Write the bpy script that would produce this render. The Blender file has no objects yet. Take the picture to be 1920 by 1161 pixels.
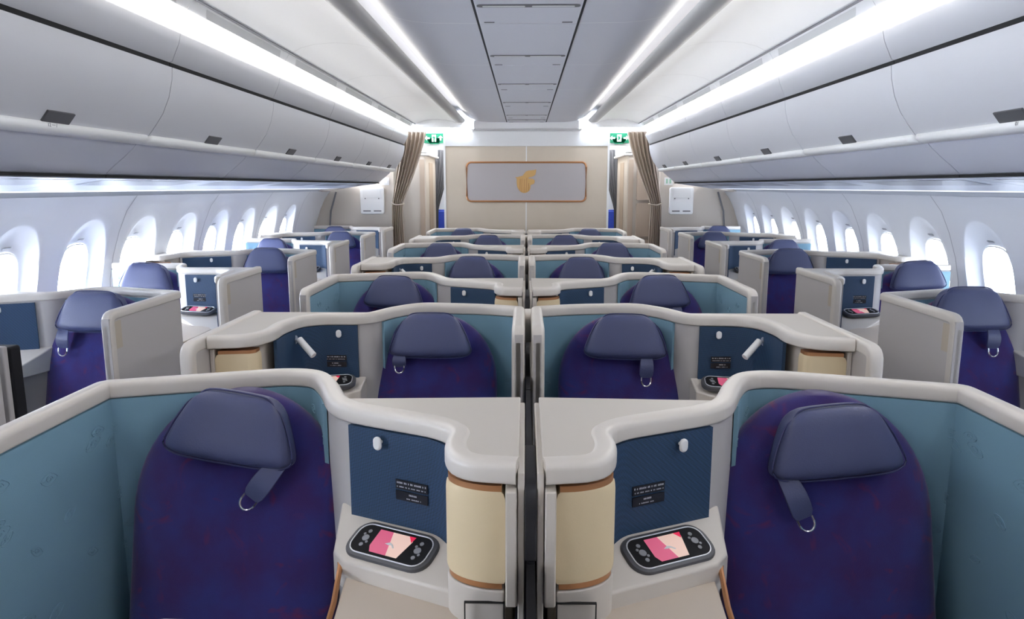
import bpy, math, random
from mathutils import Vector, Matrix
random.seed(7)
sc = bpy.context.scene
COL = sc.collection

# ------------------------------------------------------------------ camera
F = 1360.0
cam_d = bpy.data.cameras.new('camera')
cam = bpy.data.objects.new('camera', cam_d)
COL.objects.link(cam)
cam_d.sensor_fit = 'HORIZONTAL'
cam_d.sensor_width = 36.0
cam_d.lens = 36.0 * F / 1920.0
cam_d.clip_start = 0.05
PITCH = math.atan2(230.5, F)
YAW = math.atan2(25 * math.cos(PITCH), F)
cam.location = (-0.012, 0, 1.62)
cam.rotation_euler = (math.pi / 2 - PITCH, 0, YAW)
sc.camera = cam

# ------------------------------------------------------------------ daylight outside the windows
world = bpy.data.worlds.new('daylight')
sc.world = world
world.use_nodes = True
wt = world.node_tree
wt.nodes.clear()
wo = wt.nodes.new('ShaderNodeOutputWorld')
wb = wt.nodes.new('ShaderNodeBackground')
wg = wt.nodes.new('ShaderNodeTexCoord')
ws = wt.nodes.new('ShaderNodeSeparateXYZ')
wm = wt.nodes.new('ShaderNodeMapRange')
wt.links.new(wg.outputs['Generated'], ws.inputs[0])
wt.links.new(ws.outputs['X'], wm.inputs['Value'])
wm.inputs['From Min'].default_value = -1
wm.inputs['From Max'].default_value = 1
wm.inputs['To Min'].default_value = 36.0
wm.inputs['To Max'].default_value = 5.0
wb.inputs['Color'].default_value = (0.78, 0.86, 1.0, 1)
wt.links.new(wm.outputs[0], wb.inputs['Strength'])
wt.links.new(wb.outputs[0], wo.inputs[0])

sc.view_settings.view_transform = 'Standard'
sc.view_settings.look = 'None'
sc.view_settings.gamma = 1.0
sc.view_settings.use_curve_mapping = False
sc.view_settings.exposure = 0.35
STRIP = 9.0        # ceiling lights
COVE = 6.0         # cove led lines
WASH = 0.8         # light above the side walls

# ------------------------------------------------------------------ materials
def mat(name, col, rough=0.5, metal=0.0, bump=0.0, bscale=200.0, var=0.0, vscale=3.0, emit=None, estr=0.0, coat=0.0, sheen=0.0, spec=0.5):
    m = bpy.data.materials.new(name)
    m.use_nodes = True
    nt = m.node_tree
    b = nt.nodes['Principled BSDF']
    b.inputs['Base Color'].default_value = (*col, 1)
    b.inputs['Roughness'].default_value = rough
    b.inputs['Metallic'].default_value = metal
    b.inputs['Coat Weight'].default_value = coat
    b.inputs['Sheen Weight'].default_value = sheen
    b.inputs['Specular IOR Level'].default_value = spec
    tc = nt.nodes.new('ShaderNodeTexCoord')
    if var > 0:
        n = nt.nodes.new('ShaderNodeTexNoise')
        n.inputs['Scale'].default_value = vscale
        n.inputs['Detail'].default_value = 3
        r = nt.nodes.new('ShaderNodeMapRange')
        r.inputs['To Min'].default_value = 1 - var
        r.inputs['To Max'].default_value = 1 + var
        mx = nt.nodes.new('ShaderNodeVectorMath')
        mx.operation = 'SCALE'
        mx.inputs[0].default_value = col
        nt.links.new(tc.outputs['Object'], n.inputs['Vector'])
        nt.links.new(n.outputs['Fac'], r.inputs['Value'])
        nt.links.new(r.outputs[0], mx.inputs['Scale'])
        nt.links.new(mx.outputs[0], b.inputs['Base Color'])
    if bump > 0:
        n = nt.nodes.new('ShaderNodeTexNoise')
        n.inputs['Scale'].default_value = bscale
        n.inputs['Detail'].default_value = 2
        bp = nt.nodes.new('ShaderNodeBump')
        bp.inputs['Strength'].default_value = bump
        bp.inputs['Distance'].default_value = 0.002
        nt.links.new(tc.outputs['Object'], n.inputs['Vector'])
        nt.links.new(n.outputs['Fac'], bp.inputs['Height'])
        nt.links.new(bp.outputs[0], b.inputs['Normal'])
    if emit:
        b.inputs['Emission Color'].default_value = (*emit, 1)
        b.inputs['Emission Strength'].default_value = estr
    return m

def srgb(r, g, b):
    f = lambda c: (c / 255 / 12.92) if c / 255 <= 0.04045 else ((c / 255 + 0.055) / 1.055) ** 2.4
    return (f(r), f(g), f(b))

MT = {}
MT['shell'] = mat('warm_white_shell', srgb(208, 200, 190), 0.38, bump=0.05, bscale=400, var=0.02)
MT['rail'] = mat('rail_plastic', srgb(213, 206, 197), 0.34, var=0.015)
MT['top'] = mat('console_top', srgb(200, 193, 183), 0.42, bump=0.05, bscale=500)
MT['cream'] = mat('cream_surface', srgb(208, 194, 178), 0.5, var=0.02)
MT['lamp'] = mat('lamp_shade_beige', srgb(226, 206, 168), 0.55, bump=0.15, bscale=700, var=0.03)
MT['copper'] = mat('copper_trim', srgb(190, 135, 92), 0.38, metal=0.45)
MT['tan'] = mat('tan_patch', srgb(190, 178, 160), 0.6)
MT['grey'] = mat('partition_grey', srgb(190, 185, 182), 0.5, bump=0.08, bscale=600)
MT['head'] = mat('navy_leather', srgb(72, 78, 114), 0.42, bump=0.25, bscale=260, var=0.06, vscale=6)
MT['headseam'] = mat('navy_leather_piping', srgb(52, 56, 98), 0.45)
MT['chrome'] = mat('polished_metal', (0.8, 0.8, 0.82), 0.12, metal=1.0)
MT['silver'] = mat('satin_silver', (0.72, 0.73, 0.76), 0.3, metal=0.6)
MT['white'] = mat('white_plastic', srgb(235, 235, 235), 0.35)
MT['black'] = mat('black_plastic', (0.008, 0.008, 0.010), 0.6, spec=0.2)
MT['dark'] = mat('dark_grey_screen', srgb(62, 62, 66), 0.45)
MT['screen'] = mat('charcoal_screen', srgb(36, 36, 40), 0.5)
MT['darkgrey'] = mat('dark_grey_frame', srgb(78, 78, 82), 0.4)
MT['label'] = mat('black_label', (0.006, 0.007, 0.012), 0.35)
MT['print'] = mat('white_print', srgb(190, 190, 195), 0.5)
MT['greyprint'] = mat('grey_print', srgb(120, 120, 122), 0.5)
MT['wall'] = mat('side_wall_plastic', srgb(226, 228, 232), 0.45, bump=0.04, bscale=300)
MT['seam'] = mat('seam_grey', srgb(120, 120, 125), 0.6)
MT['wseam'] = mat('pale_seam', srgb(176, 178, 184), 0.6)
MT['gap'] = mat('gap_black', srgb(20, 20, 22), 0.8)
MT['bin'] = mat('bin_door_grey', srgb(212, 212, 215), 0.42, bump=0.04, bscale=300, var=0.01)
MT['binlow'] = mat('bin_bottom_grey', srgb(206, 208, 218), 0.3)
MT['binrail'] = mat('bin_rail_white', srgb(252, 252, 249), 0.3)
MT['latch'] = mat('latch_grey', srgb(92, 92, 94), 0.45)
MT['ceilc'] = mat('centre_ceiling_dimmed', srgb(216, 216, 221), 0.5, var=0.01)  # darker than the outer ceiling: its weaker light is put into the colour
MT['ceilo'] = mat('outer_ceiling_white', srgb(250, 250, 249), 0.45)
MT['cornice'] = mat('cornice', srgb(190, 188, 184), 0.45)
MT['strip'] = mat('light_strip', (1, 1, 1), 0.5, emit=(1.0, 0.985, 0.96), estr=STRIP)
MT['led'] = mat('led_line', (1, 1, 1), 0.5, emit=(1.0, 0.98, 0.94), estr=COVE)
MT['wash'] = mat('wash_light', (1, 1, 1), 0.5, emit=(0.82, 0.88, 1.0), estr=WASH)
MT['vent'] = mat('vent_slot_grey', srgb(222, 222, 220), 0.6)
MT['far'] = mat('corridor_fill_glow', (1, 1, 1), 0.5, emit=(0.9, 0.95, 1.0), estr=9.0)  # glow of the fill light added beyond the doorways
MT['psu'] = mat('service_panel_grey', srgb(186, 192, 206), 0.4)
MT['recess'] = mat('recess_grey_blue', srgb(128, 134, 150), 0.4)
MT['bulk'] = mat('bulkhead_fabric', srgb(206, 193, 175), 0.75, bump=0.2, bscale=350, var=0.03, vscale=8)
MT['bulkw'] = mat('bulkhead_white', srgb(224, 224, 224), 0.5)
MT['signp'] = mat('logo_panel_grey', srgb(178, 172, 172), 0.4)
MT['gold'] = mat('gold_emblem', srgb(205, 165, 105), 0.4, metal=0.25)
MT['beige'] = mat('monument_beige', srgb(200, 191, 180), 0.5)
MT['stripe'] = mat('taupe_stripe', srgb(178, 160, 142), 0.6)
MT['curt'] = mat('taupe_curtain', srgb(178, 162, 146), 0.85, bump=0.2, bscale=500)
MT['curtd'] = mat('grey_curtain', srgb(104, 104, 108), 0.85, bump=0.2, bscale=500)
MT['carpet'] = mat('carpet_blue_grey', srgb(70, 76, 100), 0.95, bump=0.5, bscale=300, var=0.15, vscale=40)
MT['green'] = mat('exit_green', srgb(18, 120, 85), 0.4, emit=srgb(18, 120, 85), estr=0.15)
MT['exitw'] = mat('exit_white', (0.9, 1, 0.95), 0.4, emit=(0.9, 1, 0.95), estr=0.7)
MT['eco'] = mat('blue_seat_cover', srgb(40, 66, 170), 0.7, var=0.15, vscale=20)
MT['btn'] = mat('button_grey', srgb(140, 142, 146), 0.4)
MT['scr1'] = mat('screen_pink', srgb(190, 80, 110), 0.2, emit=srgb(200, 95, 125), estr=0.45)
MT['scr2'] = mat('screen_cream', srgb(225, 190, 175), 0.2, emit=srgb(230, 195, 180), estr=0.35)
MT['scr3'] = mat('screen_red', srgb(205, 40, 75), 0.2, emit=srgb(215, 40, 80), estr=0.5)
MT['greenp'] = mat('pale_green_print', srgb(150, 190, 165), 0.5)

def fabric_mat(name, base, blue, red):
    m = mat(name, base, 0.85, sheen=0.25, spec=0.25)
    nt = m.node_tree
    b = nt.nodes['Principled BSDF']
    tc = nt.nodes.new('ShaderNodeTexCoord')
    n1 = nt.nodes.new('ShaderNodeTexNoise'); n1.inputs['Scale'].default_value = 7; n1.inputs['Detail'].default_value = 4
    n2 = nt.nodes.new('ShaderNodeTexNoise'); n2.inputs['Scale'].default_value = 9; n2.inputs['Detail'].default_value = 5; n2.inputs['Distortion'].default_value = 1.6
    r1 = nt.nodes.new('ShaderNodeValToRGB'); r1.color_ramp.elements[0].position = 0.4; r1.color_ramp.elements[1].position = 0.62
    r1.color_ramp.elements[0].color = (*base, 1); r1.color_ramp.elements[1].color = (*blue, 1)
    r2 = nt.nodes.new('ShaderNodeValToRGB'); r2.color_ramp.elements[0].position = 0.58; r2.color_ramp.elements[1].position = 0.76
    mx = nt.nodes.new('ShaderNodeMix'); mx.data_type = 'RGBA'
    wv = nt.nodes.new('ShaderNodeTexNoise'); wv.inputs['Scale'].default_value = 420
    bp = nt.nodes.new('ShaderNodeBump'); bp.inputs['Strength'].default_value = 0.35; bp.inputs['Distance'].default_value = 0.002
    L = nt.links.new
    for n in (n1, n2, wv): L(tc.outputs['Object'], n.inputs['Vector'])
    L(n1.outputs['Fac'], r1.inputs[0]); L(n2.outputs['Fac'], r2.inputs[0])
    L(r2.outputs[0], mx.inputs['Factor']); L(r1.outputs[0], mx.inputs['A']); mx.inputs['B'].default_value = (*red, 1)
    L(mx.outputs['Result'], b.inputs['Base Color'])
    L(wv.outputs['Fac'], bp.inputs['Height']); L(bp.outputs[0], b.inputs['Normal'])
    return m
MT['seat'] = fabric_mat('purple_blue_seat_cover', srgb(58, 38, 96), srgb(50, 50, 116), srgb(98, 38, 78))

def teal_mat(name, col, checker):
    m = mat(name, col, 0.62)
    nt = m.node_tree; b = nt.nodes['Principled BSDF']
    tc = nt.nodes.new('ShaderNodeTexCoord'); L = nt.links.new
    mp = nt.nodes.new('ShaderNodeMapping'); mp.inputs['Rotation'].default_value = (0.6, 0.785, 0.3)
    L(tc.outputs['Object'], mp.inputs['Vector'])
    t = nt.nodes.new('ShaderNodeTexChecker' if checker else 'ShaderNodeTexNoise')
    t.inputs['Scale'].default_value = 260 if checker else 500
    L(mp.outputs[0], t.inputs['Vector'])
    bp = nt.nodes.new('ShaderNodeBump'); bp.inputs['Strength'].default_value = 0.25; bp.inputs['Distance'].default_value = 0.001
    if checker:
        t.inputs['Color1'].default_value = (*[c * 1.22 for c in col], 1); t.inputs['Color2'].default_value = (*[c * .78 for c in col], 1)
        L(t.outputs['Color'], b.inputs['Base Color'])
    L(t.outputs['Fac'], bp.inputs['Height']); L(bp.outputs[0], b.inputs['Normal'])
    return m
MT['teal'] = teal_mat('teal_liner', srgb(122, 160, 178), False)
MT['blue'] = teal_mat('dark_blue_woven_panel', srgb(34, 62, 92), True)

gm = bpy.data.materials.new('window_glass'); gm.use_nodes = True
gt = gm.node_tree; gt.nodes.clear()
go = gt.nodes.new('ShaderNodeOutputMaterial'); gx = gt.nodes.new('ShaderNodeMixShader')
g1 = gt.nodes.new('ShaderNodeBsdfTransparent'); g2 = gt.nodes.new('ShaderNodeBsdfGlossy')
g2.inputs['Roughness'].default_value = 0.05; gx.inputs[0].default_value = 0.06
g1.inputs['Color'].default_value = (0.95, 0.97, 1, 1)
gt.links.new(g1.outputs[0], gx.inputs[1]); gt.links.new(g2.outputs[0], gx.inputs[2]); gt.links.new(gx.outputs[0], go.inputs[0])
MT['glass'] = gm

# ------------------------------------------------------------------ mesh helpers
SIGN = 1      # -1 mirrors everything built in local x
class MB:
    def __init__(s): s.v = []; s.f = []
    def add(s, v, f):
        o = len(s.v); s.v += [tuple(p) for p in v]; s.f += [tuple(i + o for i in q) for q in f]; return s
    def box(s, x0, x1, y0, y1, z0, z1):
        v = [(x, y, z) for z in (z0, z1) for y in (y0, y1) for x in (x0, x1)]
        return s.add(v, [(0, 2, 3, 1), (4, 5, 7, 6), (0, 1, 5, 4), (2, 6, 7, 3), (0, 4, 6, 2), (1, 3, 7, 5)])
    def prism(s, poly, z0, z1, axis='z'):
        # poly counter-clockwise
        a = sum(poly[i][0] * poly[(i + 1) % len(poly)][1] - poly[(i + 1) % len(poly)][0] * poly[i][1] for i in range(len(poly)))
        if a < 0: poly = poly[::-1]
        n = len(poly)
        def P(p, z):
            return (p[0], p[1], z) if axis == 'z' else ((p[0], -z, p[1]) if axis == 'y' else (z, p[0], p[1]))
        v = [P(p, z0) for p in poly] + [P(p, z1) for p in poly]
        f = [tuple(range(n))[::-1], tuple(range(n, 2 * n))] + [(i, (i + 1) % n, n + (i + 1) % n, n + i) for i in range(n)]
        return s.add(v, f)
    def loft(s, rings, cap=True, closed=True):
        n = len(rings[0]); v = [p for r in rings for p in r]; f = []
        for k in range(len(rings) - 1):
            for i in range(n if closed else n - 1):
                j = (i + 1) % n
                f.append((k * n + i, k * n + j, (k + 1) * n + j, (k + 1) * n + i))
        if cap:
            f.append(tuple(range(n))[::-1]); f.append(tuple(range((len(rings) - 1) * n, len(rings) * n)))
        return s.add(v, f)
    def tube(s, pts, r, n=8):
        rings = []
        for i, p in enumerate(pts):
            p = Vector(p); a = Vector(pts[max(i - 1, 0)]); b = Vector(pts[min(i + 1, len(pts) - 1)])
            t = (b - a).normalized()
            u = t.cross(Vector((0, 0, 1)));
            if u.length < 1e-3: u = t.cross(Vector((0, 1, 0)))
            u.normalize(); w = t.cross(u)
            rr = r[i] if isinstance(r, (list, tuple)) else r
            rings.append([tuple(p + (u * math.cos(2 * math.pi * k / n) + w * math.sin(2 * math.pi * k / n)) * rr) for k in range(n)])
        return s.loft(rings)
    def build(s, name, m, parent=None, bevel=0.0, seg=2, sub=0, angle=35):
        me = bpy.data.meshes.new(name)
        v = s.v; f = s.f
        if SIGN < 0:
            v = [(-p[0], p[1], p[2]) for p in v]; f = [q[::-1] for q in f]
        me.from_pydata(v, [], f); me.update()
        import bmesh
        bm = bmesh.new(); bm.from_mesh(me); bmesh.ops.recalc_face_normals(bm, faces=bm.faces); bm.to_mesh(me); bm.free()
        me.materials.append(MT[m])
        for p in me.polygons: p.use_smooth = True
        me.set_sharp_from_angle(angle=math.radians(angle if not sub else 180))
        o = bpy.data.objects.new(name, me); COL.objects.link(o)
        if bevel > 0:
            b = o.modifiers.new('bevel', 'BEVEL'); b.width = bevel; b.segments = seg; b.limit_method = 'ANGLE'; b.angle_limit = math.radians(35)
            b.harden_normals = True
        if sub:
            b = o.modifiers.new('sub', 'SUBSURF'); b.levels = sub; b.render_levels = sub
        if parent: o.parent = parent
        return o

def tag(o, label=None, cat=None, group=None, kind=None):
    if label: o['label'] = label
    if cat: o['category'] = cat
    if group: o['group'] = group
    if kind: o['kind'] = kind
    return o
def empty(name, loc=(0, 0, 0), label=None, cat=None, group=None, kind=None):
    o = bpy.data.objects.new(name, None); COL.objects.link(o); o.location = loc; o.empty_display_size = 0.1
    return tag(o, label, cat, group, kind)
def copy_tree(o, parent=None):
    c = o.copy(); COL.objects.link(c)
    if parent: c.parent = parent
    for ch in [k for k in bpy.data.objects if k.parent == o]: copy_tree(ch, c)
    return c
def struct(name, mb, m, **k):
    o = mb.build(name, m, **k); o['kind'] = 'structure'; return o

def rounded(pts, r=0.03, n=5):
    """round the corners of an open polyline (2d or 3d); r number or list"""
    P = [Vector(p) for p in pts]; out = [P[0]]
    for i in range(1, len(P) - 1):
        a, b, c = P[i - 1], P[i], P[i + 1]
        rr = r[i] if isinstance(r, (list, tuple)) else r
        d1 = min(rr, (a - b).length * 0.49); d2 = min(rr, (c - b).length * 0.49)
        p0 = b + (a - b).normalized() * d1; p2 = b + (c - b).normalized() * d2
        for k in range(n + 1):
            t = k / n; out.append(p0 * (1 - t) ** 2 + b * 2 * t * (1 - t) + p2 * t * t)
    out.append(P[-1]); return [tuple(p) for p in out]
def normals2(pts):
    N = []
    last = None
    segs = []
    for i in range(len(pts) - 1):
        dx = pts[i + 1][0] - pts[i][0]; dy = pts[i + 1][1] - pts[i][1]; l = math.hypot(dx, dy)
        segs.append((dy / l, -dx / l) if l > 1e-5 else None)
    known = [s for s in segs if s]
    cur = known[0]
    for i in range(len(segs)):
        if segs[i] is None: segs[i] = cur
        cur = segs[i]
    for i in range(len(pts)):
        a = segs[max(i - 1, 0)]; b = segs[min(i, len(segs) - 1)]
        nx, ny = a[0] + b[0], a[1] + b[1]; l = math.hypot(nx, ny) or 1; nx /= l; ny /= l
        c = max(0.5, nx * a[0] + ny * a[1]); N.append((nx / c, ny / c))
    return N
def offset(pts, d):
    return [(p[0] + n[0] * d, p[1] + n[1] * d) for p, n in zip(pts, normals2(pts))]
def ribbon(mb, pts, d0, d1, z0, z1):
    a = offset(pts, d0); b = offset(pts, d1)
    rings = [[(a[i][0], a[i][1], z0), (b[i][0], b[i][1], z0), (b[i][0], b[i][1], z1), (a[i][0], a[i][1], z1)] for i in range(len(pts))]
    return mb.loft(rings)
def rail_profile(w, h, r=0.016, n=4):
    pts = []
    for cx, cy, a0 in ((w / 2 - r, -h + 0.006, -90), (w / 2 - r, -r, 0), (-w / 2 + r, -r, 90), (-w / 2 + r, -h + 0.006, 180)):
        rr = r if a0 in (0, 90) else 0.006
        cxx = cx if a0 in (0, 90) else (w / 2 - 0.006 if a0 == -90 else -w / 2 + 0.006)
        for k in range(n + 1):
            a = math.radians(a0 + 90 * k / n); pts.append((cxx + rr * math.cos(a), cy + rr * math.sin(a)))
    return pts
def sweep(mb, path, prof):
    N = normals2(path); rings = []
    for i, p in enumerate(path):
        a = Vector(path[max(i - 1, 0)]); b = Vector(path[min(i + 1, len(path) - 1)])
        t = (b - a).normalized(); sd = Vector((N[i][0], N[i][1], 0)); s1 = sd.normalized()
        up = s1.cross(t).normalized()
        rings.append([tuple(Vector(p) + sd * q[0] + up * q[1]) for q in prof])
    return mb.loft(rings)
def rrect(w, h, r, n=5, cx=0, cy=0):
    pts = []
    for sx, sy, a0 in ((1, -1, -90), (1, 1, 0), (-1, 1, 90), (-1, -1, 180)):
        for k in range(n + 1):
            a = math.radians(a0 + 90 * k / n); pts.append((cx + sx * (w / 2 - r) + r * math.cos(a), cy + sy * (h / 2 - r) + r * math.sin(a)))
    return pts
ZT = 1.12

# ------------------------------------------------------------------ suite shells
def motif(mb, o, ex, ez, s):
    """embossed eye-and-curl cloud ornament raised on a liner"""
    o = Vector(o); ex = Vector(ex).normalized(); ez = Vector(ez)
    def put(pts, r): mb.tube([o + ex * (x * s) + ez * (z * s) for x, z in pts], r, 5)
    put([(math.cos(a) * 1.0, math.sin(a) * 0.5 * (1 - 0.35 * abs(math.cos(a)))) for a in [2 * math.pi * k / 14 for k in range(15)]], 0.0014)
    put([(math.cos(a) * (0.45 - 0.022 * k), math.sin(a) * (0.28 - 0.014 * k)) for k, a in enumerate([k * 0.6 for k in range(14)])], 0.0013)
    put([(-1.0, 0), (-0.4, -0.05), (0.1, 0.1)], 0.0013)

def scatter_motifs(mb, pts, d, z0, z1, seed, n, smin=0.020, smax=0.034):
    rnd = random.Random(seed)
    L = [0]
    for i in range(len(pts) - 1): L.append(L[-1] + math.hypot(pts[i + 1][0] - pts[i][0], pts[i + 1][1] - pts[i][1]))
    N = normals2(pts)
    for _ in range(n):
        t = rnd.uniform(0.05, L[-1] - 0.04)
        i = max(k for k in range(len(L)) if L[k] <= t); i = min(i, len(pts) - 2)
        f = (t - L[i]) / max(L[i + 1] - L[i], 1e-6)
        x = pts[i][0] * (1 - f) + pts[i + 1][0] * f + N[i][0] * d; y = pts[i][1] * (1 - f) + pts[i + 1][1] * f + N[i][1] * d
        a = rnd.uniform(-0.6, 0.6)
        tx, ty = -N[i][1], N[i][0]
        motif(mb, (x, y, rnd.uniform(z0, z1)), (tx * math.cos(a), ty * math.cos(a), math.sin(a)), Vector((-tx * math.sin(a), -ty * math.sin(a), math.cos(a))), rnd.uniform(smin, smax))

def coat_hook(root, p, d):
    d = Vector(d).normalized(); p = Vector(p)
    mb = MB(); mb.tube([p, p + d * 0.02], 0.004, 8)
    sx = Vector((0, 0, 1)).cross(d).normalized()
    rings = []
    for off, sc_ in ((0.014, 0.7), (0.017, 1.0), (0.021, 1.0), (0.024, 0.75)):
        rings.append([tuple(p + d * off + sx * (x * sc_) + Vector((0, 0, z * sc_))) for x, z in rrect(0.021, 0.031, 0.0102, 4)])
    mb.loft(rings); tag(mb.build('coat_hook', 'white', root), 'oval white coat hook')

def placards(root, p, t, n, w=0.085):
    p = Vector(p); t = Vector(t).normalized(); n = Vector(n).normalized(); z = Vector((0, 0, 1)); rnd = random.Random(3)
    for k, (dz, h, ww) in enumerate(((0, 0.022, w), (-0.026, 0.022, w))):
        mb = MB(); c = p + z * dz
        q = [c + n * o + t * (sx * ww / 2) + z * (sz * h / 2) for o in (0, 0.0015) for sx, sz in ((-1, -1), (1, -1), (1, 1), (-1, 1))]
        mb.add(q, [(3, 2, 1, 0), (4, 5, 6, 7), (0, 1, 5, 4), (1, 2, 6, 5), (2, 3, 7, 6), (3, 0, 4, 7)])
        pl = mb.build('placard', 'label', root)
        pr = MB()
        for ln, (zz, hh) in enumerate(((0.0045, 0.0045), (-0.005, 0.003))):
            x0, x1 = (-0.46 * ww, 0.46 * ww) if k == 0 else ((-0.08 * ww, 0.18 * ww) if ln == 0 else (-0.16 * ww, 0.3 * ww))
            x = x0
            while x < x1 - 0.002:      # the print is too small to read: short strokes of small lettering
                wd = rnd.uniform(0.0012, 0.003)
                b0 = c + n * 0.0017 + t * x + z * (zz - hh / 2)
                pr.add([b0, b0 + t * wd, b0 + t * wd + z * hh * rnd.uniform(0.6, 1), b0 + z * hh], [(0, 1, 2, 3)])
                x += wd + (0.0009 if rnd.random() < 0.8 else 0.004)
        pr.build('small_print', 'print', pl)

def reading_lamp(root, base, out, d, L=0.075):
    base = Vector(base); out = Vector(out).normalized(); d = Vector(d).normalized()
    mb = MB(); mb.tube([base, base + out * 0.004], 0.017, 16); mb.tube([base, base + out * 0.02], 0.006, 8)
    a = base + out * 0.022
    o = mb.build('reading_lamp', 'silver', root)
    h = MB(); h.tube([a - d * 0.006, a - d * 0.004, a + d * (L - 0.002), a + d * L], [0.010, 0.0128, 0.0132, 0.011], 14)
    h.build('lamp_head', 'white', o)

def lamp_shade(root, poly, z0, z1):
    """poly: footprint; copper bands above and below"""
    c = (sum(p[0] for p in poly) / len(poly), sum(p[1] for p in poly) / len(poly))
    sc_ = lambda k: [((p[0] - c[0]) * k + c[0], (p[1] - c[1]) * k + c[1]) for p in poly]
    mb = MB(); rings = []
    for z, k in ((z0, 0.95), (z0 + 0.004, 0.985), (z0 + 0.012, 1.0), (z1 - 0.02, 1.0), (z1 - 0.012, 0.985), (z1 - 0.004, 0.95), (z1, 0.88)):
        rings.append([(p[0], p[1], z) for p in sc_(k)])
    mb.loft(rings); lo = mb.build('lamp_shade', 'lamp', root); tag(lo, 'cream rounded lamp shade')
    for za, zb in ((z0 - 0.012, z0), (z1, z1 + 0.012)):
        b = MB(); b.prism(sc_(0.9), za, zb); tag(b.build('trim_band', 'copper', lo), 'copper band')

def build_suite(kind, s, window, first_label):
    global SIGN
    SIGN = s
    root = empty('suite_shell')
    R = 0.06
    prof = rail_profile(0.042, 0.038, .014) if window else rail_profile(0.048, 0.043)
    if kind == 'A':
        plan = [(0, -.76), (.0, -.14), (.44, 0), (.53, -.02), (.585, -.12), (.645, -.27), (.70, -.325), (.92, -.43), (.968, -.49), (.958, -.58), (.985, -.655), (1.085, -.67)]
        rad = [0, .02, .06, .05, .05, .06, .05, .05, .04, .05, .04, 0]
        # with the front end turning down
        path = [(0, -.76, .35), (0, -.76, ZT), (0, -.14, ZT)] + [(x, y, ZT) for x, y in plan[2:]]
        rail = rounded(path, [0, R] + ([.012] if window else [.02]) + rad[2:], 5)
        wallp = rounded(plan[:9], rad[:9], 4)
        body = [(.935, -.42), (.975, -.49), (.968, -.57), (.99, -.60), (1.075, -.60), (1.075, -.245), (.66, -.262)]
        top = [(.655, -.265), (1.088, -.245), (1.088, -.665), (.985, -.65), (.962, -.58), (.972, -.49), (.93, -.43), (.70, -.32)]
        liner = [(.0, -.73), (.0, -.14), (.44, 0), (.53, -.02), (.585, -.12), (.607, -.18)]
        blue = [(.70, -.325), (.92, -.43), (.958, -.475)]
        lampf = [(1.062, -.575)] + [(1.062 - .121 * math.cos(a), -.585 - .083 * math.sin(a)) for a in [math.pi / 2 * k / 12 for k in range(13)]]
        seatc = .355
        inner = (1.0855, 1.0985)
        if window:
            plan = [(0, -.76), (.0, -.14), (.38, 0), (.47, -.03), (.53, -.11), (.585, -.195), (.65, -.225), (.90, -.335), (.968, -.41), (.965, -.52), (.985, -.655), (1.085, -.67)]
            path = [(0, -.76, .35), (0, -.76, ZT), (0, -.14, ZT)] + [(x, y, ZT) for x, y in plan[2:]]
            rail = rounded(path, [0, R] + [.012] + rad[2:], 5)
            wallp = rounded(plan[:9], rad[:9], 4)
            body = [(.91, -.325), (.975, -.40), (.975, -.57), (.99, -.60), (1.075, -.60), (1.075, -.155), (.58, -.155)]
            top = [(.56, -.15), (1.088, -.15), (1.088, -.665), (.985, -.65), (.962, -.58), (.972, -.42), (.91, -.335), (.62, -.215)]
            liner = [(.0, -.73), (.0, -.14), (.38, 0), (.47, -.03), (.53, -.11), (.555, -.15)]
            blue = [(.645, -.222), (.90, -.335), (.958, -.40)]
    else:
        plan = [(.02, -.725), (.15, -.70), (.187, -.61), (.178, -.48), (.205, -.34), (.28, -.285), (.47, -.275), (.54, -.12), (.64, 0), (.90, -.03), (1.074, -.09), (1.074, -.55)]
        rad = [0, .05, .05, .05, .05, .04, .06, .05, .06, .06, .02, 0]
        path = [(x, y, ZT) for x, y in plan[:11]] + [(1.074, -.55, ZT), (1.074, -.55, .35)]
        rail = rounded(path, rad[:11] + [R, 0], 5)
        wallp = rounded(plan[3:], rad[3:], 4)
        body = [(.03, -.64), (.14, -.64), (.165, -.60), (.165, -.48), (.19, -.33), (.28, -.27), (.45, -.26), (.45, -.215), (.018, -.215)]
        top = [(.0, -.71), (.14, -.69), (.18, -.61), (.17, -.48), (.20, -.33), (.28, -.275), (.49, -.26), (.50, -.215), (.0, -.215)]
        if window:
            plan = [(.02, -.76), (.055, -.70), (.075, -.50), (.10, -.37), (.20, -.29), (.47, -.275), (.53, -.16), (.56, -.03), (1.04, -.02)]
            rad = [0, .03, .05, .05, .05, .05, .04, .03, 0]
            rail = rounded([(x, y, ZT) for x, y in plan], rad, 5)
            wallp = rounded(plan[1:], rad[1:], 4)
            body = [(.018, -.69), (.045, -.69), (.065, -.50), (.09, -.36), (.20, -.275), (.45, -.26), (.45, -.215), (.018, -.215)]
            top = [(.0, -.72), (.05, -.70), (.07, -.50), (.095, -.36), (.20, -.28), (.49, -.26), (.50, -.215), (.0, -.215)]
        liner = [(.50, -.21), (.54, -.12), (.64, 0), (.90, -.03), (1.074, -.09), (1.074, -.52)]
        blue = [(.184, -.60), (.178, -.48), (.205, -.34), (.28, -.285), (.43, -.277)]
        if window: liner = [(.52, -.17), (.56, -.03), (1.04, -.02)]
        if window: blue = [(.055, -.68), (.075, -.50), (.10, -.37), (.20, -.29), (.43, -.277)]
        lampf = [(.035, -.64), (.035, -.718), (.13, -.705)] + [(.14 + .03 * math.sin(a), -.675 - .03 * math.cos(a)) for a in [math.pi / 2 * k / 6 for k in range(7)]] + [(.168, -.64)]
        seatc = .715
        inner = (1.0855, 1.0985)
    # wall of the shell
    mb = MB(); ribbon(mb, wallp, -.017, .013, .02, ZT - .03); mb.build('shell_wall', 'grey', root)
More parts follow.
